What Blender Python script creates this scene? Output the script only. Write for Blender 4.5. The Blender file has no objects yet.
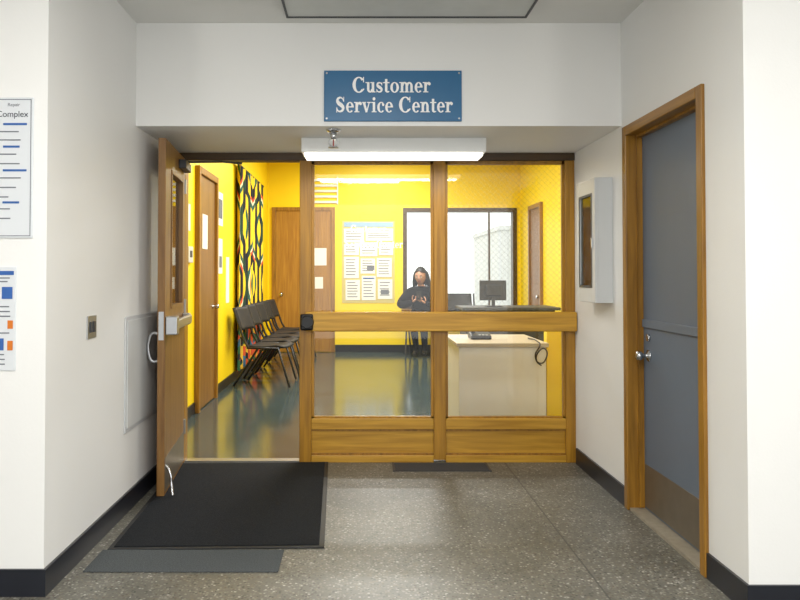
import bpy, bmesh, math, random
from mathutils import Vector, Matrix, Euler
random.seed(4)
scene=bpy.context.scene
scene.view_settings.view_transform='Standard'
COL=scene.collection

# ---------------------------------------------------------------- materials
def S(c):
    def f(v):
        v/=255.0
        return v/12.92 if v<=0.04045 else ((v+0.055)/1.055)**2.4
    return (f(c[0]),f(c[1]),f(c[2]),1)
def newmat(name):
    m=bpy.data.materials.new(name); m.use_nodes=True
    nt=m.node_tree; return m,nt,nt.nodes['Principled BSDF']
def mat(name,c,rough=.6,metal=0,var=.04,scale=8,bump=0,bscale=200,spec=.5):
    m,nt,b=newmat(name)
    b.inputs['Roughness'].default_value=rough; b.inputs['Metallic'].default_value=metal
    b.inputs['Specular IOR Level'].default_value=spec
    tc=nt.nodes.new('ShaderNodeTexCoord')
    n=nt.nodes.new('ShaderNodeTexNoise'); n.inputs['Scale'].default_value=scale; n.inputs['Detail'].default_value=4
    nt.links.new(tc.outputs['Object'],n.inputs['Vector'])
    r=nt.nodes.new('ShaderNodeValToRGB'); c=S(c)
    r.color_ramp.elements[0].position=.3; r.color_ramp.elements[1].position=.7
    r.color_ramp.elements[0].color=(c[0]*(1-var),c[1]*(1-var),c[2]*(1-var),1)
    r.color_ramp.elements[1].color=(min(1,c[0]*(1+var)),min(1,c[1]*(1+var)),min(1,c[2]*(1+var)),1)
    nt.links.new(n.outputs['Fac'],r.inputs['Fac']); nt.links.new(r.outputs['Color'],b.inputs['Base Color'])
    if bump>0:
        n2=nt.nodes.new('ShaderNodeTexNoise'); n2.inputs['Scale'].default_value=bscale
        nt.links.new(tc.outputs['Object'],n2.inputs['Vector'])
        bp=nt.nodes.new('ShaderNodeBump'); bp.inputs['Strength'].default_value=bump; bp.inputs['Distance'].default_value=.003
        nt.links.new(n2.outputs['Fac'],bp.inputs['Height']); nt.links.new(bp.outputs['Normal'],b.inputs['Normal'])
    return m
def wood(name,c1,c2,axis='z',rough=.4):
    m,nt,b=newmat(name); b.inputs['Roughness'].default_value=rough
    tc=nt.nodes.new('ShaderNodeTexCoord'); mp=nt.nodes.new('ShaderNodeMapping')
    mp.inputs['Scale'].default_value={'z':(28,28,1.6),'x':(1.6,28,28),'y':(28,1.6,28)}[axis]
    n=nt.nodes.new('ShaderNodeTexNoise'); n.inputs['Scale'].default_value=1.3; n.inputs['Detail'].default_value=6; n.inputs['Distortion'].default_value=.5
    r=nt.nodes.new('ShaderNodeValToRGB'); r.color_ramp.elements[0].position=.3; r.color_ramp.elements[1].position=.72
    r.color_ramp.elements[0].color=S(c2); r.color_ramp.elements[1].color=S(c1)
    nt.links.new(tc.outputs['Object'],mp.inputs['Vector']); nt.links.new(mp.outputs['Vector'],n.inputs['Vector'])
    nt.links.new(n.outputs['Fac'],r.inputs['Fac']); nt.links.new(r.outputs['Color'],b.inputs['Base Color'])
    return m
def emis(name,c,s):
    m,nt,b=newmat(name); b.inputs['Base Color'].default_value=S(c)
    b.inputs['Emission Color'].default_value=S(c); b.inputs['Emission Strength'].default_value=s
    return m
def glass(name,refl=1.0,wire=False):
    m=bpy.data.materials.new(name); m.use_nodes=True; nt=m.node_tree
    for n in list(nt.nodes):
        if n.type!='OUTPUT_MATERIAL': nt.nodes.remove(n)
    out=[n for n in nt.nodes if n.type=='OUTPUT_MATERIAL'][0]
    t=nt.nodes.new('ShaderNodeBsdfTransparent'); t.inputs['Color'].default_value=(.97,.98,.975,1)
    g=nt.nodes.new('ShaderNodeBsdfGlossy'); g.inputs['Roughness'].default_value=.02; g.inputs['Color'].default_value=(.9,.9,.9,1)
    f=nt.nodes.new('ShaderNodeFresnel'); f.inputs['IOR'].default_value=1.45
    mx=nt.nodes.new('ShaderNodeMixShader')
    nt.links.new(f.outputs[0],mx.inputs[0]); nt.links.new(t.outputs[0],mx.inputs[1]); nt.links.new(g.outputs[0],mx.inputs[2])
    last=mx
    if wire:
        tc=nt.nodes.new('ShaderNodeTexCoord'); sx=nt.nodes.new('ShaderNodeSeparateXYZ')
        nt.links.new(tc.outputs['Object'],sx.inputs[0])
        def M(op,a,b=None):
            n=nt.nodes.new('ShaderNodeMath'); n.operation=op
            for i,v in enumerate((a,b)):
                if v is None: continue
                if isinstance(v,(int,float)): n.inputs[i].default_value=v
                else: nt.links.new(v,n.inputs[i])
            return n.outputs[0]
        def lines(v):
            fr=M('FRACT',M('MULTIPLY',v,24.0))
            return M('LESS_THAN',fr,.06)
        a=lines(M('ADD',sx.outputs[0],sx.outputs[2])); b_=lines(M('SUBTRACT',sx.outputs[0],sx.outputs[2]))
        k=M('MULTIPLY',M('MAXIMUM',a,b_),.22)
        d=nt.nodes.new('ShaderNodeBsdfDiffuse'); d.inputs['Color'].default_value=(.5,.47,.4,1)
        m2=nt.nodes.new('ShaderNodeMixShader'); nt.links.new(k,m2.inputs[0]); nt.links.new(mx.outputs[0],m2.inputs[1]); nt.links.new(d.outputs[0],m2.inputs[2]); last=m2
    nt.links.new(last.outputs[0],out.inputs['Surface'])
    return m
def terrazzo():
    m,nt,b=newmat('terrazzo'); b.inputs['Roughness'].default_value=.45
    tc=nt.nodes.new('ShaderNodeTexCoord')
    v=nt.nodes.new('ShaderNodeTexVoronoi'); v.inputs['Scale'].default_value=80; v.inputs['Randomness'].default_value=1
    nt.links.new(tc.outputs['Object'],v.inputs['Vector'])
    sep=nt.nodes.new('ShaderNodeSeparateColor'); nt.links.new(v.outputs['Color'],sep.inputs[0])
    r=nt.nodes.new('ShaderNodeValToRGB'); cr=r.color_ramp; cr.interpolation='CONSTANT'
    cols=[(0,(66,66,60)),(.12,(112,111,101)),(.3,(132,130,119)),(.5,(94,93,85)),(.62,(148,146,137)),(.76,(120,113,98)),(.9,(186,184,176)),(.95,(88,76,64))]
    cr.elements[0].position=0; cr.elements[0].color=S(cols[0][1]); cr.elements[1].position=cols[1][0]; cr.elements[1].color=S(cols[1][1])
    for p,c in cols[2:]:
        e=cr.elements.new(p); e.color=S(c)
    nt.links.new(sep.outputs[0],r.inputs['Fac'])
    r2=nt.nodes.new('ShaderNodeValToRGB'); r2.color_ramp.elements[0].position=.35; r2.color_ramp.elements[1].position=.6
    nt.links.new(v.outputs['Distance'],r2.inputs['Fac'])
    mx=nt.nodes.new('ShaderNodeMix'); mx.data_type='RGBA'
    nt.links.new(r2.outputs['Color'],mx.inputs[0]); nt.links.new(r.outputs['Color'],mx.inputs[6]); mx.inputs[7].default_value=S((106,104,96))
    n=nt.nodes.new('ShaderNodeTexNoise'); n.inputs['Scale'].default_value=1.9; n.inputs['Detail'].default_value=9; n.inputs['Roughness'].default_value=.62
    nt.links.new(tc.outputs['Object'],n.inputs['Vector'])
    r3=nt.nodes.new('ShaderNodeValToRGB'); r3.color_ramp.elements[0].position=.34; r3.color_ramp.elements[1].position=.64
    r3.color_ramp.elements[0].color=(.6,.6,.58,1); r3.color_ramp.elements[1].color=(1,1,1,1)
    nt.links.new(n.outputs['Fac'],r3.inputs['Fac'])
    mu=nt.nodes.new('ShaderNodeMix'); mu.data_type='RGBA'; mu.blend_type='MULTIPLY'; mu.inputs[0].default_value=1
    nt.links.new(mx.outputs[2],mu.inputs[6]); nt.links.new(r3.outputs['Color'],mu.inputs[7])
    sx=nt.nodes.new('ShaderNodeSeparateXYZ'); nt.links.new(tc.outputs['Object'],sx.inputs[0])
    def near(sock,val,w):
        a=nt.nodes.new('ShaderNodeMath'); a.operation='SUBTRACT'; nt.links.new(sock,a.inputs[0]); a.inputs[1].default_value=val
        c=nt.nodes.new('ShaderNodeMath'); c.operation='ABSOLUTE'; nt.links.new(a.outputs[0],c.inputs[0])
        d=nt.nodes.new('ShaderNodeMath'); d.operation='LESS_THAN'; nt.links.new(c.outputs[0],d.inputs[0]); d.inputs[1].default_value=w
        return d.outputs[0]
    o=None
    for s in (near(sx.outputs[0],1.03,.0045),near(sx.outputs[1],5.02,.004),near(sx.outputs[1],2.6,.004),near(sx.outputs[0],-1.4,.004)):
        if o is None: o=s
        else:
            q=nt.nodes.new('ShaderNodeMath'); q.operation='MAXIMUM'; nt.links.new(o,q.inputs[0]); nt.links.new(s,q.inputs[1]); o=q.outputs[0]
    q=nt.nodes.new('ShaderNodeMath'); q.operation='MULTIPLY'; nt.links.new(o,q.inputs[0]); q.inputs[1].default_value=.75
    mj=nt.nodes.new('ShaderNodeMix'); mj.data_type='RGBA'; nt.links.new(q.outputs[0],mj.inputs[0]); nt.links.new(mu.outputs[2],mj.inputs[6]); mj.inputs[7].default_value=S((50,50,48))
    nt.links.new(mj.outputs[2],b.inputs['Base Color'])
    return m
def textile():
    m,nt,b=newmat('patterned_textile'); b.inputs['Roughness'].default_value=.9
    tc=nt.nodes.new('ShaderNodeTexCoord'); sx=nt.nodes.new('ShaderNodeSeparateXYZ'); nt.links.new(tc.outputs['Object'],sx.inputs[0])
    def M(op,a,b=None):
        n=nt.nodes.new('ShaderNodeMath'); n.operation=op
        for i,v in enumerate((a,b)):
            if v is None: continue
            if isinstance(v,(int,float)): n.inputs[i].default_value=v
            else: nt.links.new(v,n.inputs[i])
        return n.outputs[0]
    y,z=sx.outputs[1],sx.outputs[2]
    yy=M('PINGPONG',M('SUBTRACT',y,9.5),.6)
    wv=M('MULTIPLY',M('SINE',M('MULTIPLY',z,3.9)),.17)
    v=M('FRACT',M('MULTIPLY',M('ADD',M('ADD',yy,wv),2.0),1.25))
    r=nt.nodes.new('ShaderNodeValToRGB'); cr=r.color_ramp; cr.interpolation='CONSTANT'
    cr.elements[0].color=S((22,26,34)); cr.elements[0].position=0; cr.elements[1].position=.2; cr.elements[1].color=S((240,205,40))
    for p,c in ((.34,(34,84,70)),(.40,(240,205,40)),(.50,(24,26,32)),(.62,(214,74,44)),(.66,(236,226,190)),(.69,(40,90,80)),(.75,(240,205,40)),(.88,(28,60,44))):
        e=cr.elements.new(p); e.color=S(c)
    nt.links.new(v,r.inputs['Fac'])
    ch=nt.nodes.new('ShaderNodeTexVoronoi'); ch.inputs['Scale'].default_value=9; nt.links.new(tc.outputs['Object'],ch.inputs['Vector'])
    sc=nt.nodes.new('ShaderNodeSeparateColor'); nt.links.new(ch.outputs['Color'],sc.inputs[0])
    r2=nt.nodes.new('ShaderNodeValToRGB'); r2.color_ramp.interpolation='CONSTANT'
    r2.color_ramp.elements[0].color=S((212,84,40)); r2.color_ramp.elements[1].position=.3; r2.color_ramp.elements[1].color=S((40,96,60))
    for p,c in ((.5,(236,190,50)),(.7,(30,30,34)),(.85,(60,110,150))):
        e=r2.color_ramp.elements.new(p); e.color=S(c)
    nt.links.new(sc.outputs[0],r2.inputs['Fac'])
    mk=M('LESS_THAN',z,.85)
    mx=nt.nodes.new('ShaderNodeMix'); mx.data_type='RGBA'; nt.links.new(mk,mx.inputs[0]); nt.links.new(r.outputs['Color'],mx.inputs[6]); nt.links.new(r2.outputs['Color'],mx.inputs[7])
    nt.links.new(mx.outputs[2],b.inputs['Base Color'])
    return m

M_white=mat('wall_paint_white',(235,235,233),.5,var=.012,scale=2,bump=.12,bscale=90)
M_ceil=mat('ceiling_paint',(232,232,229),.8,var=.01,scale=2)
M_yellow=mat('wall_paint_yellow',(248,216,4),.5,var=.02,scale=2)
M_base=mat('baseboard_rubber',(24,27,36),.35,var=.1)
M_terr=terrazzo()
M_vinyl=mat('office_floor_vinyl',(66,80,82),.14,var=.16,scale=3)
M_mat=mat('mat_black',(36,38,41),.95,var=.35,scale=140,bump=1,bscale=260,spec=.1)
M_matg=mat('mat_grey',(80,84,86),.95,var=.3,scale=160,bump=1,bscale=260,spec=.15)
M_rub=mat('rubber_edge',(22,23,24),.6)
M_oak=wood('oak_honey_vertical',(182,132,34),(136,94,18),'z',.35)
M_oakh=wood('oak_honey_horizontal',(206,158,54),(166,120,32),'x',.35)
M_oakd=wood('oak_frame_dark',(170,122,42),(122,84,22),'z',.35)
M_oakdy=wood('oak_frame_dark_y',(170,122,42),(122,84,22),'y',.35)
M_door=wood('door_wood',(148,108,54),(114,78,36),'z',.4)
M_doorl=wood('door_wood_light',(176,130,48),(144,98,30),'z')
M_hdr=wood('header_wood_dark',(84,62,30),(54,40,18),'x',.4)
M_blue=mat('sign_blue',(30,100,146),.35,var=.03)
M_dblue=mat('door_blue_grey',(100,113,129),.4,var=.03,scale=4)
M_bronze=mat('kick_plate_bronze',(122,112,98),.35,metal=.5,var=.1)
M_chrome=mat('chrome',(205,207,210),.2,metal=1,var=.03)
M_steel=mat('brushed_steel',(180,182,184),.35,metal=.9,var=.05)
M_black=mat('black_plastic',(18,18,20),.4,var=.1)
M_dgrey=mat('dark_grey',(58,60,64),.5)
M_lgrey=mat('light_grey_enamel',(210,212,212),.4,var=.02)
M_enam=mat('white_enamel',(234,236,235),.35,var=.01)
M_cab=mat('cabinet_grey',(206,209,210),.35,var=.01)
M_paper=mat('paper',(236,236,232),.8,var=.01)
M_poster=mat('poster_grey_white',(218,222,226),.6,var=.01)
M_plastic=mat('panel_white',(206,208,210),.3,var=.01)
M_ink=mat('ink_grey',(110,114,124),.8)
M_inkb=mat('ink_blue',(54,98,168),.8)
M_inkd=mat('ink_dark',(50,56,70),.8)
M_red=mat('red_enamel',(150,34,30),.35)
M_vin=mat('vinyl_white',(250,250,250),.5,var=0)
M_skin=mat('skin',(190,142,118),.55,var=.05)
M_hair=mat('hair_black',(14,12,12),.5,var=.3,scale=60)
M_cloth=mat('jacket_black',(16,17,22),.9,var=.2,scale=20,spec=.2)
M_jeans=mat('trousers_navy',(26,30,40),.9,var=.2,scale=30,spec=.2)
M_seat=mat('chair_seat_black',(26,25,28),.6,var=.15)
M_desk=mat('desk_front_white',(230,228,222),.45,var=.02)
M_top=wood('desk_top',(200,190,172),(180,168,148),'x',.35)
M_tube=emis('tube_diffuser',(255,250,236),3)
M_diff=mat('diffuser_off',(214,216,212),.5)
M_glass=glass('glass_clear'); M_wire=glass('glass_wired',wire=True)
M_text=textile()
M_eye=mat('eye_white',(235,235,230),.3); M_lip=mat('lips',(140,70,66),.5)
M_stone=mat('threshold_stone',(150,142,126),.5,var=.1,scale=30)
M_out=mat('outside_building',(206,208,206),.8); M_ground=mat('outside_paving',(200,200,196),.9)
M_orange=mat('paper_orange',(214,120,40),.8)
M_globe=emis('fill_globe_glow',(255,250,240),44)  # glow for the added fill globes

# ---------------------------------------------------------------- geometry helpers
def link(ob,parent=None):
    COL.objects.link(ob)
    if parent is not None:
        ob.parent=parent
        ob.matrix_parent_inverse=Matrix.Translation(-Vector(parent['org'])) if 'org' in parent else Matrix()
    return ob
def grp(name,loc=(0,0,0),rot=None,local=False,scale=1):
    e=bpy.data.objects.new(name,None); COL.objects.link(e); e.location=loc; e.empty_display_size=.1
    if rot is not None: e.rotation_euler=rot
    e.scale=(scale,)*3
    if not local: e['org']=list(loc)
    return e
def addbox(bm,b,bev=0):
    x0,x1,y0,y1,z0,z1=b
    vs=[bm.verts.new(p) for p in ((x0,y0,z0),(x1,y0,z0),(x1,y1,z0),(x0,y1,z0),(x0,y0,z1),(x1,y0,z1),(x1,y1,z1),(x0,y1,z1))]
    fs=[bm.faces.new([vs[i] for i in f]) for f in ((0,3,2,1),(4,5,6,7),(0,1,5,4),(1,2,6,5),(2,3,7,6),(3,0,4,7))]
    if bev>0:
        es=list({e for f in fs for e in f.edges})
        bmesh.ops.bevel(bm,geom=es,offset=bev,segments=2,affect='EDGES',profile=.5)
def fin(bm,name,m,parent=None,smooth=False):
    me=bpy.data.meshes.new(name); bm.to_mesh(me); bm.free()
    if isinstance(m,list):
        for k in m: me.materials.append(k)
    else: me.materials.append(m)
    if smooth:
        for p in me.polygons: p.use_smooth=True
    return link(bpy.data.objects.new(name,me),parent)
def boxes(name,bl,m,parent=None,bev=0):
    bm=bmesh.new()
    for b in bl: addbox(bm,b,bev)
    return fin(bm,name,m,parent)
def box(name,x0,x1,y0,y1,z0,z1,m,parent=None,bev=0):
    return boxes(name,[(x0,x1,y0,y1,z0,z1)],m,parent,bev)
def cyl(name,p0,p1,r0,r1,m,parent=None,seg=24,bm_in=None):
    p0=Vector(p0);p1=Vector(p1); d=p1-p0
    bm=bmesh.new()
    mt=Matrix.Translation((p0+p1)/2)@d.to_track_quat('Z','Y').to_matrix().to_4x4()
    bmesh.ops.create_cone(bm,cap_ends=True,segments=seg,radius1=r0,radius2=r1,depth=d.length,matrix=mt)
    ob=fin(bm,name,m,parent)
    for p in ob.data.polygons: p.use_smooth=len(p.vertices)==4
    return ob
def lathe(name,prof,loc,axis,m,parent=None,seg=28):
    bm=bmesh.new(); rings=[]
    q=Vector(axis).to_track_quat('Z','Y')
    for r,h in prof:
        rings.append([bm.verts.new(Vector(loc)+q@Vector((max(r,1e-4)*math.cos(a*2*math.pi/seg),max(r,1e-4)*math.sin(a*2*math.pi/seg),h))) for a in range(seg)])
    for a,b in zip(rings,rings[1:]):
        for i in range(seg): bm.faces.new((a[i],a[(i+1)%seg],b[(i+1)%seg],b[i]))
    bm.faces.new(rings[0][::-1]); bm.faces.new(rings[-1])
    bmesh.ops.recalc_face_normals(bm,faces=bm.faces)
    return fin(bm,name,m,parent,True)
def tube(name,pts,r,m,parent=None,smooth=True,cyclic=False):
    cu=bpy.data.curves.new(name,'CURVE'); cu.dimensions='3D'; cu.bevel_depth=r; cu.bevel_resolution=3; cu.resolution_u=6; cu.use_fill_caps=True
    if smooth:
        sp=cu.splines.new('BEZIER'); sp.bezier_points.add(len(pts)-1)
        for b,p in zip(sp.bezier_points,pts): b.co=p; b.handle_left_type=b.handle_right_type='AUTO'
    else:
        sp=cu.splines.new('POLY'); sp.points.add(len(pts)-1)
        for b,p in zip(sp.points,pts): b.co=(*p,1)
    sp.use_cyclic_u=cyclic
    tmp=bpy.data.objects.new('tmp',cu); COL.objects.link(tmp)
    dg=bpy.context.evaluated_depsgraph_get(); dg.update()
    me=bpy.data.meshes.new_from_object(tmp.evaluated_get(dg)); bpy.data.objects.remove(tmp)
    me.materials.clear(); me.materials.append(m)
    for p in me.polygons: p.use_smooth=True
    return link(bpy.data.objects.new(name,me),parent)

# ---------------------------------------------------------------- dimensions
XL,XR=-1.317,1.537
YS=5.40; YH=4.39; ZH=2.21; ZC=2.82
YFL,YFR=3.15,2.99

# ---------------------------------------------------------------- corridor shell
box('floor',-6,6,-5,5.42,-.1,0,M_terr)
box('ceiling',-6,6,-5,YH+.02,ZC,ZC+.1,M_ceil)
box('wall_left',XL-.16,XL,YFL,5.56,0,ZC,M_white)
box('wall_left_front',-6,XL-.16,YFL,YFL+.15,0,ZC,M_white)
DY0,DY1,DZ=3.33,4.34,2.19
boxes('wall_right',[(XR,XR+.28,YFR,DY0+.02,0,ZC),(XR,XR+.28,DY1-.02,5.56,0,ZC),(XR,XR+.28,DY0+.02,DY1-.02,DZ-.02,ZC)],M_white)
box('wall_right_front',XR+.28,6,YFR,YFR+.15,0,ZC,M_white)
box('wall_header',XL,XR,YH,5.56,ZH,ZC,M_white)
box('wall_side_left',-6.1,-6,-5,YFL+.15,0,ZC,M_white)
box('wall_right_closure',XR+.28,XR+.34,3.1,4.6,0,ZC,M_dgrey)
bb=.112; t=.012
box('baseboard_left',XL,XL+t,YFL-t,5.38,0,bb,M_base)
box('baseboard_left_front',-6,XL,YFL-t,YFL,0,bb,M_base)
boxes('baseboard_right',[(XR-t,XR,YFR-t,DY0-.002,0,bb),(XR-t,XR,DY1+.002,5.33,0,bb)],M_base)
box('baseboard_right_front',XR,6,YFR-t,YFR,0,bb,M_base)

# ceiling panel, plus added fill lights out of view
g=grp('added_fill_panel',(.265,4.0,ZC))
boxes('frame',[(-.42,.95,4.238,4.25,2.80,2.82),(-.42,.95,3.62,3.632,2.80,2.82),(-.42,-.408,3.632,4.238,2.80,2.82),(.938,.95,3.632,4.238,2.80,2.82)],M_dgrey,g)
box('diffuser',-.408,.938,3.632,4.238,2.806,2.82,M_diff,g)
for yy in (-.6,1.6):  # two unseen glowing panels, added to brighten the corridor
    g=grp('added_fill_panel',(0,yy,ZC))
    boxes('frame',[(-.65,.65,yy-.33,yy-.3,2.79,2.82),(-.65,.65,yy+.3,yy+.33,2.79,2.82),(-.65,-.62,yy-.3,yy+.3,2.79,2.82),(.62,.65,yy-.3,yy+.3,2.79,2.82)],M_lgrey,g)
    box('diffuser',-.62,.62,yy-.3,yy+.3,2.797,2.82,M_tube,g)
for x in (-2.2,2.3):  # unseen glowing globes added to lift the ceiling and soffit
    g=grp('added_fill_globe',(x,.6,2.1))
    bm=bmesh.new(); bmesh.ops.create_uvsphere(bm,u_segments=28,v_segments=18,radius=.16,matrix=Matrix.Translation((x,.2,2.0))); fin(bm,'globe',M_globe,g,True)
    cyl('stem',(x,.2,2.16),(x,.2,ZC),.01,.01,M_steel,g); cyl('canopy',(x,.2,ZC-.03),(x,.2,ZC),.06,.07,M_steel,g)

# ---------------------------------------------------------------- storefront
g=grp('door_frame_storefront',(0.1,5.4,0))
F0,F1=5.36,5.46
boxes('posts',[(-.432,-.346,F0,F1,0,2.165),(.526,.612,F0,F1,.02,2.165),(1.468,XR,F0,F1,0,2.165),(XL,-1.25,F0,F1,0,2.165)],M_oak,g,.004)
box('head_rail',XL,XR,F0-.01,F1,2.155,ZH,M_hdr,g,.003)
boxes('glazing_beads',[(x0,x1,F0+.02,F0+.05,z0,z1) for (a,b_) in ((-.346,.526),(.612,1.468)) for (x0,x1,z0,z1) in ((a,a+.018,.31,2.155),(b_-.018,b_,.31,2.155),(a,b_,2.13,2.155),(a,b_,.31,.325))],M_oak,g)
boxes('lower_rails',[(a,b_,F0+.005,F1-.01,z0,z1) for (a,b_) in ((-.346,.526),(.612,1.468)) for (z0,z1) in ((.235,.312),(0,.05))],M_oakh,g,.004)
boxes('kick_panels',[(a,b_,F0+.03,F1-.03,.05,.235) for (a,b_) in ((-.346,.526),(.612,1.468))],M_oakh,g)
boxes('panel_moulding',[(a,b_,F0+.018,F0+.03,z0,z1) for (a,b_) in ((-.346,.526),(.612,1.468)) for (z0,z1) in ((.05,.064),(.221,.235))],M_oakd,g)
box('glass_pane_1',-.34,.52,5.405,5.411,.31,2.155,M_glass,g)
box('glass_pane_2',.618,1.46,5.405,5.411,1.0,2.155,M_wire,g)
box('glass_pane_3',.618,1.46,5.405,5.411,.31,.998,M_glass,g)
box('push_rail',-.385,1.532,5.295,5.345,.936,1.074,M_oakh,g,.008)
boxes('rail_brackets',[(x-.02,x+.02,5.34,5.362,.96,1.05) for x in (-.37,.57,1.5)],M_steel,g)
box('threshold',XL,-.432,5.37,5.45,0,.012,M_steel,g)
box('release_back_box',-.42,-.33,5.28,5.2945,.945,1.06,M_black,g,.012)
cyl('release_button',(-.37,5.28,1.003),(-.37,5.262,1.003),.046,.04,M_black,g)

# vinyl + sign lettering (bold serif, built from strokes)
def ring(cx,cy,ro,rh,ri,rj,a0,a1,n=22):
    out=[]
    for i in range(n):
        a=math.radians(a0+(a1-a0)*i/n); b=math.radians(a0+(a1-a0)*(i+1)/n)
        out.append([(cx+ro*math.cos(a),cy+rh*math.sin(a)),(cx+ro*math.cos(b),cy+rh*math.sin(b)),(cx+ri*math.cos(b),cy+rj*math.sin(b)),(cx+ri*math.cos(a),cy+rj*math.sin(a))])
    return out
def rc(x0,y0,x1,y1): return [[(x0,y0),(x1,y0),(x1,y1),(x0,y1)]]
def dot(x,y,r): return [[(x+r*math.cos(a*math.pi/8),y+r*math.sin(a*math.pi/8)) for a in range(16)]]
def stroke(P,W,n=5):
    pts=[];ws=[]
    for i in range(len(P)-1):
        p0=P[max(i-1,0)];p1=P[i];p2=P[i+1];p3=P[min(i+2,len(P)-1)]
        for k in range(n):
            u=k/n
            pts.append(tuple(.5*((2*p1[j])+(-p0[j]+p2[j])*u+(2*p0[j]-5*p1[j]+4*p2[j]-p3[j])*u*u+(-p0[j]+3*p1[j]-3*p2[j]+p3[j])*u**3) for j in (0,1)))
            ws.append(W[i]*(1-u)+W[i+1]*u)
    pts.append(P[-1]);ws.append(W[-1]); L=[];R=[]
    for i,p in enumerate(pts):
        a=pts[max(i-1,0)];b=pts[min(i+1,len(pts)-1)]
        dx,dy=b[0]-a[0],b[1]-a[1];l=math.hypot(dx,dy) or 1
        L.append((p[0]-dy/l*ws[i]/2,p[1]+dx/l*ws[i]/2)); R.append((p[0]+dy/l*ws[i]/2,p[1]-dx/l*ws[i]/2))
    return [[L[i],R[i],R[i+1],L[i+1]] for i in range(len(pts)-1)]
Sp=[(.33,.33),(.29,.40),(.20,.435),(.11,.40),(.09,.33),(.14,.265),(.24,.21),(.31,.14),(.29,.06),(.19,.02),(.10,.05),(.055,.14)]
Sw=[.03,.045,.06,.09,.12,.14,.14,.12,.09,.06,.045,.03]
G={
'C':(.72,ring(.37,.34,.34,.36,.17,.305,38,322)+rc(.59,.45,.64,.69)+stroke([(.65,.13),(.58,.16)],[.05,.05],1)),
'S':(.56,stroke([(x*1.35+.0,y*1.5+.005) for x,y in Sp],[w*1.3 for w in Sw])+rc(.435,.47,.475,.69)+rc(.06,-.01,.10,.22)),
's':(.40,stroke(Sp,Sw)+rc(.315,.31,.345,.455)+rc(.04,-.0,.07,.15)),
'u':(.54,rc(.08,.14,.21,.46)+rc(0,.415,.2,.46)+ring(.25,.15,.17,.16,.04,.08,180,360)+rc(.33,0,.46,.46)+rc(.26,.415,.45,.46)+rc(.45,0,.53,.045)),
'n':(.54,rc(.08,0,.21,.46)+rc(0,.415,.2,.46)+rc(.02,0,.27,.045)+ring(.28,.30,.17,.17,.05,.09,0,180)+rc(.33,0,.46,.31)+rc(.28,0,.52,.045)),
'm':(.79,rc(.08,0,.21,.46)+rc(0,.415,.2,.46)+rc(.02,0,.27,.045)+ring(.28,.30,.17,.17,.05,.09,0,180)+rc(.33,0,.46,.31)+rc(.29,0,.50,.045)+ring(.53,.30,.17,.17,.05,.09,0,180)+rc(.58,0,.71,.31)+rc(.54,0,.77,.045)),
'r':(.43,rc(.08,0,.21,.46)+rc(0,.415,.2,.46)+rc(.02,0,.29,.045)+ring(.32,.28,.18,.19,.10,.10,75,180)+dot(.35,.385,.072)),
't':(.35,rc(.09,.08,.22,.60)+rc(0,.41,.33,.46)+ring(.22,.10,.13,.11,.01,.05,180,330)),
'i':(.30,rc(.08,0,.21,.46)+rc(0,.415,.2,.46)+rc(.02,0,.28,.045)+dot(.145,.60,.078)),
'o':(.50,ring(.25,.225,.23,.24,.095,.195,0,360,30)),
'c':(.43,ring(.23,.225,.21,.24,.08,.195,50,318)+dot(.34,.34,.066)),
'e':(.45,ring(.23,.225,.21,.24,.08,.195,0,318)+rc(.10,.215,.44,.265)),
'v':(.50,stroke([(.10,.44),(.25,0)],[.13,.11],1)+stroke([(.25,0),(.39,.44)],[.06,.05],1)+rc(0,.415,.22,.46)+rc(.28,.415,.48,.46)),
' ':(.28,[])}
def area2(p): return sum(p[i][0]*p[(i+1)%len(p)][1]-p[(i+1)%len(p)][0]*p[i][1] for i in range(len(p)))
def letters(name,txt,xc,zb,width,em,y,m,parent):
    tot=sum(G[c][0] for c in txt); sx=width/tot; bm=bmesh.new(); x=0; k=0
    for c in txt:
        w,ps=G[c]
        for p in ps:
            if area2(p)<0: p=p[::-1]
            k+=1; yy=y-.000012*(k%60)
            bm.faces.new([bm.verts.new((xc-width/2+(x+a)*sx,yy,zb+b*em)) for a,b in p])
        x+=w
    return fin(bm,name,m,parent)
g=grp('customer_service_sign',(.193,YH-.01,2.385))
box('panel',-.211,.597,YH-.014,YH,2.236,2.535,M_blue,g,.003)
letters('lettering_1','Customer',.184,2.405,.463,.132,YH-.0152,M_vin,g)
letters('lettering_2','Service Center',.200,2.288,.69,.132,YH-.0152,M_vin,g)
for i,(x,z) in enumerate(((-.195,2.252),(.581,2.252),(-.195,2.519),(.581,2.519))):
    cyl('screw_%d'%i,(x,YH-.014,z),(x,YH-.018,z),.006,.005,M_steel,g,12)
g=grp('window_lettering',(.11,5.403,1.5))
letters('line_1','Customer',.06,1.64,.26,.08,5.4035,M_vin,g)
letters('line_2','Service Center',.10,1.53,.42,.08,5.4035,M_vin,g)

# wrap light under soffit
g=grp('fluorescent_strip_light',(.215,4.88,2.15))
box('housing',-.374,.805,4.755,5.0,2.118,ZH,M_enam,g,.006)
box('diffuser',-.355,.785,4.775,4.98,2.096,2.118,M_tube,g,.004)
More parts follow.
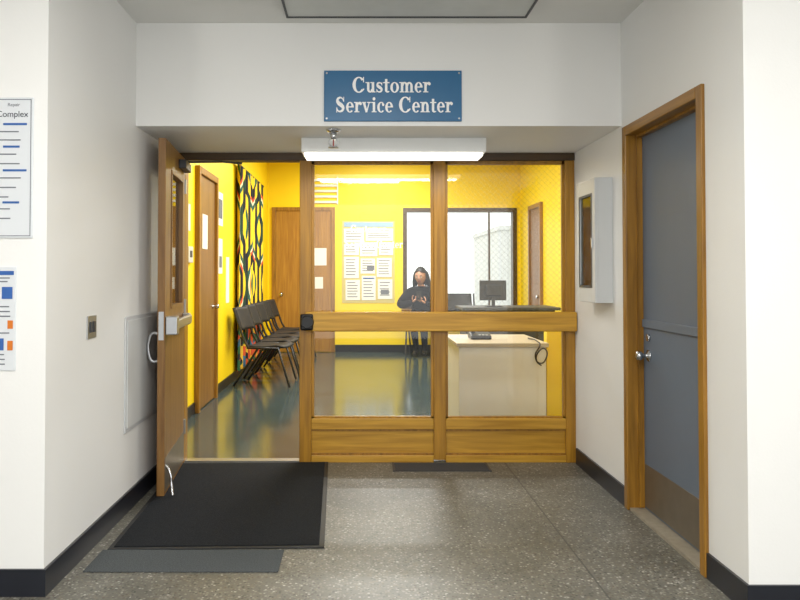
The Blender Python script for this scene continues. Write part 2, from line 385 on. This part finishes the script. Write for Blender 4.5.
# sprinkler
g=grp('sprinkler_head',(-.16,4.5,ZH))
lathe('escutcheon',[(.0,0),(.045,0),(.045,-.006),(.03,-.02),(.0,-.02)][::-1],(-.16,4.5,ZH),(0,0,1),M_chrome,g)
cyl('body',(-.16,4.5,ZH-.018),(-.16,4.5,ZH-.06),.02,.016,M_chrome,g)
tube('yoke',[(-.178,4.5,ZH-.055),(-.188,4.5,ZH-.08),(-.163,4.5,ZH-.105),(-.157,4.5,ZH-.105),(-.132,4.5,ZH-.08),(-.142,4.5,ZH-.055)],.005,M_steel,g)
cyl('bulb',(-.16,4.5,ZH-.06),(-.16,4.5,ZH-.105),.004,.004,M_red,g,10)
lathe('deflector',[(0,0),(.03,0),(.032,-.004),(0,-.004)],(-.16,4.5,ZH-.105),(0,0,1),M_steel,g)

# ---------------------------------------------------------------- entrance door leaf (open)
ang=math.atan2(-.86,.08)
g=grp('door_entrance',(-1.248,5.345,.014),(0,0,ang),local=True)
W,H=.84,2.148
boxes('leaf',[(0,.14,-.045,0,0,H),(.62,W,-.045,0,0,H),(.14,.62,-.045,0,0,1.12),(.14,.62,-.045,0,1.975,H)],M_door,g,.002)
boxes('window_bead',[(.13,.15,-.05,.006,1.11,1.985),(.61,.63,-.05,.006,1.11,1.985),(.15,.61,-.05,.006,1.11,1.13),(.15,.61,-.05,.006,1.965,1.985)],M_door,g)
box('window_glass',.15,.61,-.025,-.019,1.13,1.965,M_glass,g)
box('kick_strip',.02,W-.02,0,.002,.02,.22,M_bronze,g)
boxes('push_bar',[(.08,.8,.03,.062,.985,1.045)],M_steel,g,.008)
boxes('push_bar_mounts',[(.05,.12,0,.05,.975,1.055),(.74,.83,0,.07,.96,1.07)],M_steel,g,.006)
box('latch_plate',W,W+.003,-.038,-.008,.93,1.1,M_steel,g)
tube('pull_handle',[(.76,-.044,.96),(.76,-.085,.965),(.76,-.105,.93),(.76,-.105,.83),(.76,-.085,.795),(.76,-.044,.80)],.011,M_steel,g)
box('closer_body',.06,.32,0,.05,2.04,2.10,M_dgrey,g,.006)
tube('door_holder',[(W-.05,0.002,.17),(W-.03,.03,.13),(W-.02,.04,.06),(W-.0,.05,.004)],.009,M_chrome,g)
boxes('hinges',[(-.012,.03,-.004,.01,z,z+.1) for z in (.2,1.05,1.9)],M_steel,g)
tube('closer_arm_1',[(.15,.03,2.105),(.13,.27,2.115)],.008,M_dgrey,g,False)
tube('closer_arm_2',[(.13,.27,2.115),(.03,.40,2.12)],.008,M_dgrey,g,False)

# ---------------------------------------------------------------- left wall items
g=grp('access_panel',(XL,4.53,.775))
box('frame',XL,XL+.008,4.20,4.87,.45,1.10,M_plastic,g,.002)
box('panel_door',XL+.008,XL+.014,4.222,4.848,.472,1.078,M_lgrey,g,.002)
cyl('latch',(XL+.014,4.70,.80),(XL+.022,4.70,.80),.016,.014,M_dgrey,g,16)
g=grp('wall_switch',(XL,3.68,1.08))
box('plate',XL,XL+.006,3.62,3.74,1.025,1.137,M_steel,g,.002)
boxes('rockers',[(XL+.006,XL+.012,3.645+i*.045,3.67+i*.045,1.055,1.107) for i in range(2)],M_dgrey,g,.001)
def lines(name,rects,y,m,parent):
    bm=bmesh.new()
    for x0,x1,z0,z1 in rects:
        bm.faces.new([bm.verts.new(p) for p in ((x0,y,z0),(x1,y,z0),(x1,y,z1),(x0,y,z1))])
    return fin(bm,name,m,parent)
def txt(name,s,x,z,size,y,m,parent,align='RIGHT'):
    cu=bpy.data.curves.new(name,'FONT'); cu.body=s; cu.size=size; cu.align_x=align
    o=bpy.data.objects.new('tmp',cu); COL.objects.link(o)
    dg=bpy.context.evaluated_depsgraph_get(); dg.update()
    me=bpy.data.meshes.new_from_object(o.evaluated_get(dg)); bpy.data.objects.remove(o)
    me.transform(Matrix.Translation((x,y,z))@Matrix.Rotation(math.pi/2,4,'X'))
    me.materials.clear(); me.materials.append(m)
    return link(bpy.data.objects.new(name,me),parent)
g=grp('directory_poster',(-1.55,YFL-.01,1.75))
box('sheet',-1.86,-1.374,YFL-.008,YFL,1.49,2.083,M_poster,g,.003)
yv=YFL-.0095
lines('border',[(-1.85,-1.382,2.072,2.075),(-1.85,-1.382,1.498,1.501),(-1.385,-1.382,1.501,2.072)],yv,M_ink,g)
txt('heading','Complex',-1.395,2.0,.036,yv,M_inkd,g)
txt('subheading','Repair',-1.43,2.045,.02,yv,M_ink,g)
rr=[(-1.80,-1.42-random.random()*.06,z,z+.005) for z in (1.935,1.90,1.84,1.80,1.74,1.70,1.66,1.61,1.57)]
lines('text_lines',rr,yv,M_ink,g)
lines('text_blue',[(-1.50,-1.40-.03*(i%2),z,z+.009) for i,z in enumerate((1.965,1.87,1.77,1.635))],yv,M_inkb,g)
g=grp('info_poster',(-1.6,YFL-.01,1.15))
box('sheet',-1.86,-1.441,YFL-.006,YFL,.935,1.369,M_poster,g,.002)
yv=YFL-.0075
lines('header_band',[(-1.85,-1.45,1.335,1.352),(-1.50,-1.455,1.235,1.285),(-1.54,-1.49,1.02,1.07)],yv,M_inkb,g)
lines('text_lines',[(-1.82,-1.46-random.random()*.03,z,z+.005) for z in (1.32,1.305,1.2,1.18,1.16,1.09,1.0,.98,.96)],yv,M_ink,g)
lines('pictures',[(-1.60,-1.51,1.22,1.30),(-1.475,-1.452,1.11,1.145),(-1.475,-1.452,1.02,1.06)],yv,M_orange,g)

# ---------------------------------------------------------------- right wall door (recessed dutch door)
g=grp('door_dutch',(XR,3.83,0))
xf=XR-.018
boxes('casing',[(xf,XR+.14,DY0,DY0+.055,0,DZ),(xf,XR+.14,DY1-.055,DY1,0,DZ)],M_oakd,g,.005)
box('casing_head',xf,XR+.14,DY0+.055,DY1-.055,DZ-.055,DZ,M_oakdy,g,.005)
boxes('door_stops',[(XR+.045,XR+.075,DY0+.055,DY0+.07,0.02,DZ-.055),(XR+.045,XR+.075,DY1-.07,DY1-.055,0.02,DZ-.055),(XR+.045,XR+.075,DY0+.07,DY1-.07,DZ-.07,DZ-.055)],M_oakd,g)
box('threshold',XR-.005,XR+.16,DY0+.055,DY1-.055,0,.015,M_stone,g)
xa,xb=XR+.076,XR+.12
box('leaf_upper',xa,xb,DY0+.058,DY1-.058,1.055,DZ-.058,M_dblue,g,.003)
box('leaf_lower',xa,xb,DY0+.058,DY1-.058,.018,1.048,M_dblue,g,.003)
box('split_astragal',xa-.012,xa,DY0+.075,DY1-.075,1.04,1.085,M_dblue,g,.003)
box('kick_plate',xa-.003,xa,DY0+.075,DY1-.075,.03,.27,M_bronze,g)
lathe('knob_rose',[(0,0),(.033,0),(.033,.006),(.012,.012),(.012,.035),(.024,.045),(.028,.058),(.022,.072),(0,.076)],(xa,4.195,.885),(-1,0,0),M_chrome,g)
cyl('deadbolt',(xa,4.195,.985),(xa-.012,4.195,.985),.022,.02,M_chrome,g)
boxes('hinges',[(xa-.006,xa,DY0+.06,DY0+.075,z,z+.1) for z in (.3,.85,1.25,1.85)],M_steel,g)

# ---------------------------------------------------------------- extinguisher cabinet
g=grp('fire_extinguisher_cabinet',(XR-.05,4.745,1.55))
x0,x1=1.4275,XR; y0,y1=4.556,4.934; z0,z1=1.165,1.93
boxes('shell',[(x0+.02,x1,y0,y0+.012,z0,z1),(x0+.02,x1,y1-.012,y1,z0,z1),(x0+.02,x1,y0+.012,y1-.012,z0,z0+.012),(x0+.02,x1,y0+.012,y1-.012,z1-.012,z1),(x1-.006,x1,y0+.012,y1-.012,z0+.012,z1-.012)],M_cab,g,.001)
boxes('cabinet_door',[(x0,x0+.02,y0,y0+.065,z0,z1),(x0,x0+.02,y1-.065,y1,z0,z1),(x0,x0+.02,y0+.065,y1-.065,z0,z0+.1),(x0,x0+.02,y0+.065,y1-.065,z1-.1,z1)],M_cab,g,.002)
boxes('window_gasket',[(x0-.003,x0,y0+.055,y0+.07,z0+.09,z1-.09),(x0-.003,x0,y1-.07,y1-.055,z0+.09,z1-.09),(x0-.003,x0,y0+.07,y1-.07,z0+.09,z0+.105),(x0-.003,x0,y0+.07,y1-.07,z1-.105,z1-.09)],M_dgrey,g)
box('window',x0+.008,x0+.011,y0+.065,y1-.065,z0+.1,z1-.1,M_glass,g)
boxes('latch',[(x0-.012,x0,y0+.03,y0+.05,1.5,1.56)],M_chrome,g,.003)
xc=(x0+x1)/2+.006
lathe('extinguisher_tank',[(0,0),(.036,0),(.04,.02),(.04,.36),(.03,.40),(.014,.42),(.014,.45),(0,.45)],(xc,4.745,z0+.014),(0,0,1),M_red,g)
boxes('extinguisher_handle',[(xc-.01,xc+.01,4.69,4.79,z0+.465,z0+.475),(xc-.01,xc+.01,4.70,4.80,z0+.49,z0+.5)],M_black,g,.002)
box('extinguisher_label',xc-.0425,xc-.040,4.72,4.77,z0+.15,z0+.32,M_paper,g)

# ---------------------------------------------------------------- floor things
g=grp('entrance_mat',(-.71,4.52,0),(0,0,.03))
g['org']=[-.71,4.52,0]
box('rubber_base',-1.25,-.20,3.675,5.345,.0005,.008,M_rub,g,.003)
boxes('pile',[(-1.225,-.225,3.70,5.32,.008,.0125)],M_mat,g,.003)
g=grp('floor_mat_grey',(-.8,3.53,0))
box('pile',-1.245,-.367,3.395,3.66,.0005,.006,M_matg,g,.002)
g=grp('floor_grille',(.56,5.24,0))
boxes('bars',[(.24,.88,5.13+i*.024,5.142+i*.024,.001,.006) for i in range(9)],M_dgrey,g)
boxes('grille_frame',[(.225,.24,5.12,5.345,.001,.007),(.88,.895,5.12,5.345,.001,.007)],M_dgrey,g)
box('well',.24,.88,5.125,5.34,.0005,.001,M_black,g)

# ---------------------------------------------------------------- office interior
IL,IR,IB,IC=-1.6,2.78,13.0,3.42
box('floor_office',-1.9,3.1,5.42,IB+.2,-.1,0,M_vinyl)
box('ceiling_office',-1.9,3.1,5.56,IB+.2,IC,IC+.1,M_ceil)
box('wall_office_left',IL-.16,IL,5.56,IB,0,IC,M_yellow)
box('wall_office_right',IR,IR+.16,5.56,IB,0,IC,M_yellow)
boxes('wall_office_front',[(IL,XL-.161,5.45,5.56,0,IC),(XR+.285,IR,5.45,5.56,0,IC),(XL-.161,XR+.285,5.561,5.60,ZH+.02,IC)],M_yellow)
wx0,wx1,wz0,wz1=.745,2.72,.75,2.50
boxes('wall_office_back',[(IL-.16,wx0,IB,IB+.2,0,IC),(wx1,IR+.16,IB,IB+.2,0,IC),(wx0,wx1,IB,IB+.2,0,wz0),(wx0,wx1,IB,IB+.2,wz1,IC)],M_yellow)
boxes('baseboard_office',[(IL,IL+t,5.56,7.25,0,.11),(IL,IL+t,8.22,IB,0,.11),(IL,-1.53,IB-t,IB,0,.11),(-.43,IR,IB-t,IB,0,.13),(IR-t,IR,5.6,11.38,0,.11)],M_base)
g=grp('window_1',(1.73,IB,1.6))
boxes('frame',[(wx0,wx0+.07,IB-.02,IB+.18,wz0,wz1),(wx1-.07,wx1,IB-.02,IB+.18,wz0,wz1),(wx0+.07,wx1-.07,IB-.02,IB+.18,wz1-.07,wz1),(wx0+.07,wx1-.07,IB-.02,IB+.18,wz0,wz0+.05),(1.36,1.50,IB-.02,IB+.18,wz0+.05,wz1-.07),(2.235,2.265,IB+.04,IB+.12,wz0+.05,wz1-.07)],M_hdr,g,.004)
box('sill',wx0-.03,wx1+.02,IB-.12,IB-.02,wz0-.04,wz0,M_oakd,g,.004)
box('pane',wx0+.07,wx1-.07,IB+.08,IB+.085,wz0+.05,wz1-.07,M_glass,g)
boxes('blind_slats',[(1.52,2.62,IB+.0,IB+.03,2.40-i*.035,2.404-i*.035) for i in range(5)],M_enam,g)
box('outside_ground',-14,24,IB+.25,40,-.3,-.2,M_ground)
g=grp('outside_building',(5.9,22,2))
boxes('block',[(3.95,7.6,21,26,-.2,2.6)],M_out,g)
boxes('parapet',[(3.9,7.65,20.95,26.05,2.6,2.72)],M_out,g)
g=grp('door_office_side',(IL,7.73,0))
dy0,dy1,dz=7.25,8.22,2.40
boxes('frame',[(IL,IL+.05,dy0,dy0+.07,0,dz),(IL,IL+.05,dy1-.07,dy1,0,dz),(IL,IL+.05,dy0+.07,dy1-.07,dz-.07,dz)],M_oakd,g,.005)
box('leaf',IL,IL+.022,dy0+.07,dy1-.07,.01,dz-.07,M_door,g,.003)
lathe('knob',[(0,0),(.03,0),(.012,.01),(.012,.035),(.026,.05),(.02,.066),(0,.07)],(IL+.022,8.04,1.0),(1,0,0),M_chrome,g)
box('notice',IL+.022,IL+.024,7.5,7.75,1.6,1.95,M_paper,g)
g=grp('door_office_back',(-.98,IB,0))
boxes('frame',[(-1.525,-1.46,IB-.04,IB,0,2.51),(-.50,-.433,IB-.04,IB,0,2.51),(-1.46,-.50,IB-.04,IB,2.445,2.51)],M_oakd,g,.005)
box('leaf',-1.46,-.50,IB-.022,IB,.01,2.445,M_doorl,g,.003)
lathe('knob',[(0,0),(.035,0),(.014,.012),(.014,.035),(.03,.05),(.024,.07),(0,.075)],(-1.36,IB-.022,1.0),(0,-1,0),M_chrome,g)
boxes('notices',[(-.80,-.58,IB-.025,IB-.022,1.5,1.8),(-.78,-.64,IB-.025,IB-.022,1.1,1.3)],M_paper,g)
g=grp('light_reflection_stripes',(-.64,IB,2.7))  # light reflections shaped as solid white bars on the wall, no real vent
boxes('reflection_bars',[(-.85,-.40,IB-.03,IB,2.58+i*.095,2.62+i*.095) for i in range(5)],M_enam,g,.003)
boxes('reflection_bar_ends',[(-.87,-.85,IB-.035,IB,2.56,3.04),(-.40,-.38,IB-.035,IB,2.56,3.04)],M_enam,g)
g=grp('door_office_right',(IR,11.7,0))
boxes('frame',[(IR-.05,IR,11.38,11.45,0,2.45),(IR-.05,IR,12.13,12.2,0,2.45),(IR-.05,IR,11.45,12.13,2.38,2.45)],M_oakd,g,.004)
box('leaf',IR-.022,IR,11.45,12.13,.01,2.38,M_door,g,.003)
cyl('knob',(IR-.022,11.55,1.0),(IR-.07,11.55,1.0),.02,.028,M_chrome,g)
YB=IB-.001
g=grp('notice_board',(.15,YB,1.55))
pp=[];ink=[]
def sheet(px0,px1,z0,z1,n,arr=ink):
    pp.append((px0,px1,YB-.012,YB-.006,z0,z1))
    for k in range(n):
        zz=z1-(k+1)*(z1-z0)/(n+1.2); arr.append((px0+.03,px1-.03-random.random()*.05,zz-.006,zz+.008))
sheet(-.277,.07,1.90,2.14,4); sheet(.10,.572,1.93,2.14,4)
sheet(-.277,-.02,1.68,1.87,3); sheet(.0,.30,1.66,1.90,4); sheet(.33,.572,1.68,1.9,4)
sheet(-.277,-.02,1.28,1.65,6); sheet(.01,.26,1.36,1.62,5); sheet(.29,.55,1.3,1.63,6)
sheet(-.25,.0,.9,1.25,6); sheet(.03,.27,.9,1.32,7); sheet(.31,.56,.92,1.26,5)
box('backing',-.31,.60,YB-.006,YB,.85,2.27,mat('board_cream',(206,190,120),.8),g)
box('header_panel',-.277,.572,YB-.012,YB-.006,2.17,2.25,mat('header_light_blue',(150,178,205),.7),g)
boxes('sheets',pp,M_paper,g); lines('text_lines',ink,YB-.0135,M_ink,g)
lines('photos',[(.12,.25,1.42,1.50),(.36,.5,1.0,1.08)],YB-.014,M_ink,g)
lines('headings',[(.05,.25,1.27,1.29)],YB-.014,M_inkb,g)
g=grp('wall_notices',(IL,8.8,1.6))
boxes('sheets',[(IL,IL+.004,8.42,8.72,1.9,2.28),(IL,IL+.004,8.45,8.7,1.35,1.75),(IL,IL+.004,8.95,9.15,1.0,1.55),(IL,IL+.004,6.85,7.05,1.75,2.0)],M_paper,g)
boxes('prints',[(IL+.004,IL+.006,8.46,8.68,1.98,2.2),(IL+.004,IL+.006,8.5,8.66,1.42,1.55)],M_ink,g)
g=grp('thermostat',(IL,6.95,1.5)); box('housing',IL,IL+.03,6.88,7.06,1.45,1.6,M_lgrey,g,.005); box('dial',IL+.03,IL+.034,6.93,7.01,1.5,1.56,M_dgrey,g)
bm=bmesh.new(); N=90; rows=[]
for j in range(14):
    z=.12+(2.74-.12)*j/13
    rows.append([bm.verts.new((IL+.05+.03*math.sin(i*.75+j*.12),9.5+2.4*i/N,z)) for i in range(N+1)])
for a,b_ in zip(rows,rows[1:]):
    for i in range(N): bm.faces.new((a[i],a[i+1],b_[i+1],b_[i]))
g=grp('textile_wall_hanging',(IL+.05,10.7,1.4))
fin(bm,'cloth',M_text,g,True)
tube('rod',[(IL+.05,9.42,2.75),(IL+.05,11.98,2.75)],.015,M_black,g,False)
boxes('rod_brackets',[(IL,IL+.05,9.45,9.47,2.74,2.77),(IL,IL+.05,11.93,11.95,2.74,2.77)],M_black,g)

# ---------------------------------------------------------------- stacking chairs (face +x)
def sheetmesh(name,f,nu,nv,th,m,parent):
    bm=bmesh.new(); gr=[[bm.verts.new(f(u/nu,v/nv)) for u in range(nu+1)] for v in range(nv+1)]
    for v in range(nv):
        for u in range(nu): bm.faces.new((gr[v][u],gr[v][u+1],gr[v+1][u+1],gr[v+1][u]))
    ob=fin(bm,name,m,parent,True)
    md=ob.modifiers.new('th','SOLIDIFY'); md.thickness=th; md.offset=0
    return ob
def stack_chair(x,y,rz=0,s=1.0,name='stacking_chair'):
    g=grp(name,(x,y,0),(0,0,rz),local=True,scale=s)
    sheetmesh('seat',lambda u,v:(-.20+.42*u,-.22+.44*v,.45+.02*u-.018*math.sin(math.pi*u)-.012*math.sin(math.pi*v)-.05*max(0,u-.85)/.15*.6),10,10,.022,M_seat,g)
    sheetmesh('backrest',lambda u,v:(-.255-.09*u-.03*math.sin(math.pi*v),-.205+.41*v,.62+.25*u),8,10,.018,M_seat,g)
    for i,sy in enumerate((-.235,.235)):
        tube('frame_%d'%i,[(.30,sy,.01),(.17,sy,.43),(-.19,sy,.43)],.013,M_black,g,False)
        tube('rear_frame_%d'%i,[(-.34,sy,.01),(-.06,sy,.43)],.013,M_black,g,False)
        tube('upright_%d'%i,[(-.17,sy,.43),(-.225,sy,.52),(-.35,sy,.87)],.013,M_black,g,False)
    tube('cross_front',[(.17,-.235,.43),(.17,.235,.43)],.009,M_black,g,False)
    tube('cross_back',[(-.17,-.235,.43),(-.17,.235,.43)],.009,M_black,g,False)
    return g
for i in range(5): stack_chair(-1.10+.01*i,9.18+i*.68,-.16+random.uniform(-.05,.05),1.08)

# ---------------------------------------------------------------- front desk
g=grp('reception_desk',(1.2,6.75,0))
X0,X1,Y0,Y1=.83,1.56,6.3,7.2
boxes('carcass',[(X0,X1,Y0,Y0+.03,.03,.73),(X0,X0+.03,Y0+.03,Y1,.0,.73),(X1-.03,X1,Y0+.03,Y1,.0,.73),(X0+.03,X1-.03,Y0+.05,Y0+.08,0,.05)],M_desk,g,.003)
box('top',X0-.02,X1+.02,Y0-.02,Y1+.02,.73,.765,M_top,g,.006)
boxes('drawer_unit',[(X1-.35,X1-.03,Y0+.1,Y1-.1,.1,.72)],M_lgrey,g,.004)
tube('cable',[(1.50,6.7,.772),(1.50,6.34,.772),(1.50,6.265,.75),(1.46,6.262,.66),(1.50,6.26,.60),(1.55,6.262,.64),(1.54,6.265,.72),(1.49,6.26,.70),(1.47,6.26,.62),(1.51,6.262,.58)],.006,M_black,g)
g=grp('desk_telephone',(1.08,6.75,.765))
bm=bmesh.new(); addbox(bm,(.98,1.16,6.62,6.84,.766,.80),.008)
for v in bm.verts:
    if v.co.y>6.75 and v.co.z>.78: v.co.z+=.045
fin(bm,'base',M_black,g)
tube('handset',[(1.0,6.63,.83),(1.0,6.67,.855),(1.0,6.78,.875),(1.0,6.83,.86)],.018,M_black,g)
boxes('keys',[(1.05+i*.03,1.07+i*.03,6.64+j*.03,6.66+j*.03,.80,.808) for i in range(3) for j in range(3)],M_lgrey,g)
box('wall_office_partition',1.59,IR,6.40,6.50,0,1.0,M_yellow)
g=grp('service_counter',(1.75,9.1,0))
boxes('body',[(1.25,2.30,8.85,9.4,0,.92)],M_dgrey,g,.004)
box('top',1.2,2.35,8.78,9.45,.92,.955,M_dgrey,g,.006)
g=grp('computer_monitor',(1.6,9.05,.955))
box('bezel',1.44,1.76,9.02,9.06,1.03,1.27,M_black,g,.006)
box('back_shell',1.50,1.70,8.97,9.02,1.08,1.22,M_black,g,.015)
box('neck',1.58,1.62,9.0,9.03,.96,1.08,M_black,g,.004)
box('foot',1.51,1.69,8.93,9.12,.956,.968,M_black,g,.004)

# ---------------------------------------------------------------- seated person
def skin(name,V,E,R,m,parent,root=0,sub=2):
    me=bpy.data.meshes.new(name); me.from_pydata(V,E,[])
    ob=bpy.data.objects.new(name,me); COL.objects.link(ob)
    ob.modifiers.new('s','SKIN'); 
    for i,r in enumerate(R):
        sv=me.skin_vertices[0].data[i]; rr=r if isinstance(r,tuple) else (r,r); sv.radius=rr; sv.use_root=(i==root)
    sm=ob.modifiers.new('u','SUBSURF'); sm.levels=sub; sm.render_levels=sub
    dg=bpy.context.evaluated_depsgraph_get(); dg.update()
    m2=bpy.data.meshes.new_from_object(ob.evaluated_get(dg)); bpy.data.objects.remove(ob)
    m2.materials.clear()
    for k in (m if isinstance(m,list) else [m]): m2.materials.append(k)
    for p in m2.polygons: p.use_smooth=True
    return link(bpy.data.objects.new(name,m2),parent)
PX,PY,PS=1.02,12.45,1.06
pg=grp('seated_person',(PX,PY,0),(0,0,-.2),local=True,scale=PS)
V=[(0,.03,.575),(0,.03,.72),(0,-.02,.87),(0,-.05,.99),(0,-.075,1.08),(0,-.09,1.14),
   (-.185,-.05,.98),(-.33,-.13,.78),(-.10,-.32,.84),
   (.185,-.05,.98),(.34,-.13,.77),(.10,-.31,.82),
   (-.09,-.02,.555),(-.08,-.40,.545),(-.07,-.13,.15),(-.07,-.13,.07),(-.08,-.26,.04),
   (.09,-.02,.555),(.08,-.41,.545),(.06,-.09,.15),(.06,-.09,.07),(.07,-.22,.04)]
E=[(0,1),(1,2),(2,3),(3,4),(4,5),(3,6),(6,7),(7,8),(3,9),(9,10),(10,11),(0,12),(12,13),(13,14),(14,15),(15,16),(0,17),(17,18),(18,19),(19,20),(20,21)]
R=[(.17,.13),(.16,.125),(.18,.13),(.15,.11),(.06,.06),(.05,.05),.095,.08,.042,.095,.08,.042,.098,.075,.046,.04,.032,.098,.075,.046,.04,.032]
body=skin('body',V,E,R,[M_cloth,M_jeans,M_skin,M_black],pg)
for p in body.data.polygons:
    c=p.center
    if c.z>1.085 and abs(c.x)<.08: p.material_index=2
    elif c.z<.10: p.material_index=3
    elif c.z<.63 and (c.y<-.03 or c.z<.57): p.material_index=1
def hand(name,wr,dirv,side,parent):
    w=Vector(wr); d=Vector(dirv).normalized(); s=Vector(side); s=(s-d*s.dot(d)).normalized(); n=d.cross(s)
    V=[w,w+d*.05,w+d*.085]; E=[(0,1),(1,2)]; R=[.024,(.036,.017),(.036,.015)]
    skin(name+'_palm',[tuple(v) for v in V],E,R,M_skin,parent,0,2)
    for i,(o,l) in enumerate(((.028,.066),(.010,.075),(-.010,.070),(-.027,.055))):
        b=w+d*.075+s*o
        p=[b,b+d*l*.45,b+d*l*.75+n*l*.25,b+d*l*.85+n*l*.55]
        skin(name+'_finger_%d'%i,[tuple(v) for v in p],[(0,1),(1,2),(2,3)],[.0095,.009,.0085,.007],M_skin,parent,0,1)
    b=w+d*.02+s*.025
    p=[b,b+s*.028+d*.02,b+s*.04+d*.045+n*.01,b+s*.04+d*.065+n*.02]
    skin(name+'_thumb',[tuple(v) for v in p],[(0,1),(1,2),(2,3)],[.012,.011,.010,.008],M_skin,parent,0,1)
hand('hand_left',(-.10,-.325,.845),(.65,-.10,.55),(-.2,.0,.9),pg)
hand('hand_right',(.10,-.315,.825),(-.65,-.12,.5),(.2,.0,.9),pg)
box('held_phone',-.036,.036,-.378,-.369,.885,1.015,M_black,pg,.004)
HC=Vector((0,-.115,1.235)); HR=Euler((math.radians(10),0,math.radians(-8))).to_matrix().to_4x4()
HR=HR@Matrix.Scale(1.12,4)
def headpart(name,bm,m,smooth=True):
    bm.transform(Matrix.Translation(HC)@HR); return fin(bm,name,m,pg,smooth)
bm=bmesh.new(); bmesh.ops.create_uvsphere(bm,u_segments=36,v_segments=28,radius=1)
for v in bm.verts:
    x,y,z=v.co
    w=.076*(1-.28*max(0,-z)**1.4); dd=.098
    X=x*w; Y=y*dd*(1-.12*max(0,-z)); Z=z*.118
    if y<0:
        if abs(x)<.22 and -.35<z<.12: Y-=.020*(1-abs(x)/.22)*(1-abs(z+.18)/.32 if abs(z+.18)<.32 else 0)
        ex=abs(abs(x)-.38)
        if ex<.2 and abs(z-.05)<.16: Y+=.007*(1-ex/.2)
        if abs(x)<.3 and -.85<z<-.68: Y-=.006
    v.co=(X,Y,Z)
headpart('head',bm,M_skin)
for sx_,nm in ((-1,'left'),(1,'right')):
    bm=bmesh.new(); bmesh.ops.create_uvsphere(bm,u_segments=12,v_segments=8,radius=.011,matrix=Matrix.Translation((sx_*.029,-.083,.006))); headpart('eye_'+nm,bm,M_eye)
    bm=bmesh.new(); bmesh.ops.create_uvsphere(bm,u_segments=10,v_segments=8,radius=.0055,matrix=Matrix.Translation((sx_*.029,-.0915,.005))); headpart('iris_'+nm,bm,M_black)
    bm=bmesh.new(); addbox(bm,(sx_*.029-.014,sx_*.029+.014,-.096,-.086,.026,.031),.001); headpart('brow_'+nm,bm,M_hair)
    bm=bmesh.new(); bmesh.ops.create_uvsphere(bm,u_segments=12,v_segments=8,radius=1,matrix=Matrix.Translation((sx_*.077,.004,-.005))@Matrix.Diagonal((.009,.018,.03,1))); headpart('ear_'+nm,bm,M_skin)
bm=bmesh.new(); bmesh.ops.create_uvsphere(bm,u_segments=14,v_segments=8,radius=1,matrix=Matrix.Translation((0,-.087,-.055))@Matrix.Diagonal((.022,.008,.007,1))); headpart('mouth',bm,M_lip)
bm=bmesh.new(); bmesh.ops.create_uvsphere(bm,u_segments=48,v_segments=36,radius=1)
kill=[]
for v in bm.verts:
    x,y,z=v.co
    if (y<-.15 and z<.62-.3*abs(x) and abs(x)<.95) or z<-.5: kill.append(v)
    k=1+.03*math.sin(x*23+z*17)*math.sin(y*19+z*9)
    v.co=(x*.090*k,y*.112*k+.01,z*.132*k+.006)
bmesh.ops.delete(bm,geom=kill,context='VERTS')
h=headpart('hair_crown',bm,M_hair); md=h.modifiers.new('t','SOLIDIFY'); md.thickness=.012; md.offset=-1
for i in range(14):
    a=math.radians(4+i*172/13)
    cx,cy=math.cos(a)*.092,math.sin(a)*.095+.022
    pts=[Vector((cx*.8,cy*.8,.075)),Vector((cx*1.05,cy*1.02,.01)),Vector((cx*1.2,cy*1.02,-.08)),Vector((cx*1.34+.006*math.sin(i*5),cy*.95,-.16-.012*math.sin(i*3.1)))]
    pts=[Matrix.Translation(HC)@HR@p for p in pts]
    skin('hair_lock_%d'%i,[tuple(p) for p in pts],[(0,1),(1,2),(2,3)],[.018,.023,.024,.012],M_hair,pg,0,1)
stack_chair(PX+.03,PY+.11,-math.pi/2-.2,1.06,'visitor_chair')
stack_chair(1.66,12.4,-math.pi/2,1.17,'visitor_chair')

# ---------------------------------------------------------------- lights
def area(name,loc,sx,sy,p,rot=(0,0,0),c=(1,1,1)):
    l=bpy.data.lights.new(name,'AREA'); l.shape='RECTANGLE'; l.size=sx; l.size_y=sy; l.energy=p; l.color=c
    o=bpy.data.objects.new(name,l); o.location=loc; o.rotation_euler=rot; COL.objects.link(o); return o
area('added_corridor_fill',(0,1.6,2.77),1.2,.55,54,c=(1,.985,.95))  # added fill light under an invented panel
area('added_lobby_fill',(0,-.6,2.77),1.2,.55,55,c=(1,.985,.95))  # added fill light behind the camera, panel invented too
area('strip_lamp',(.215,4.88,2.09),1.1,.18,10,c=(1,.97,.9))
for i,(x,y) in enumerate(((.4,7.2),(.4,9.4),(.4,11.5))):
    g=grp('office_ceiling_light',(x,y,IC))
    box('housing',x-.6,x+.6,y-.15,y+.15,IC-.06,IC,M_enam,g,.004); box('diffuser',x-.57,x+.57,y-.12,y+.12,IC-.075,IC-.06,M_tube,g)
    area('office_lamp',(x,y,IC-.09),1.1,.25,104,c=(1,.99,.97))
w=bpy.data.worlds.new('sky'); scene.world=w; w.use_nodes=True
bg=w.node_tree.nodes['Background']; bg.inputs[0].default_value=(.98,.985,.98,1); bg.inputs[1].default_value=2.0

# ---------------------------------------------------------------- camera
cd=bpy.data.cameras.new('camera'); cam=bpy.data.objects.new('camera',cd); COL.objects.link(cam)
cam.location=(0,0,1.335); pitch=math.radians(1.2)
cam.rotation_euler=(math.pi/2+pitch,0,0)
cd.sensor_width=36; cd.lens=36*750/800; cd.shift_x=.05; cd.shift_y=-(25+math.tan(pitch)*750)/800
cd.clip_start=.02; cd.clip_end=200
scene.camera=cam
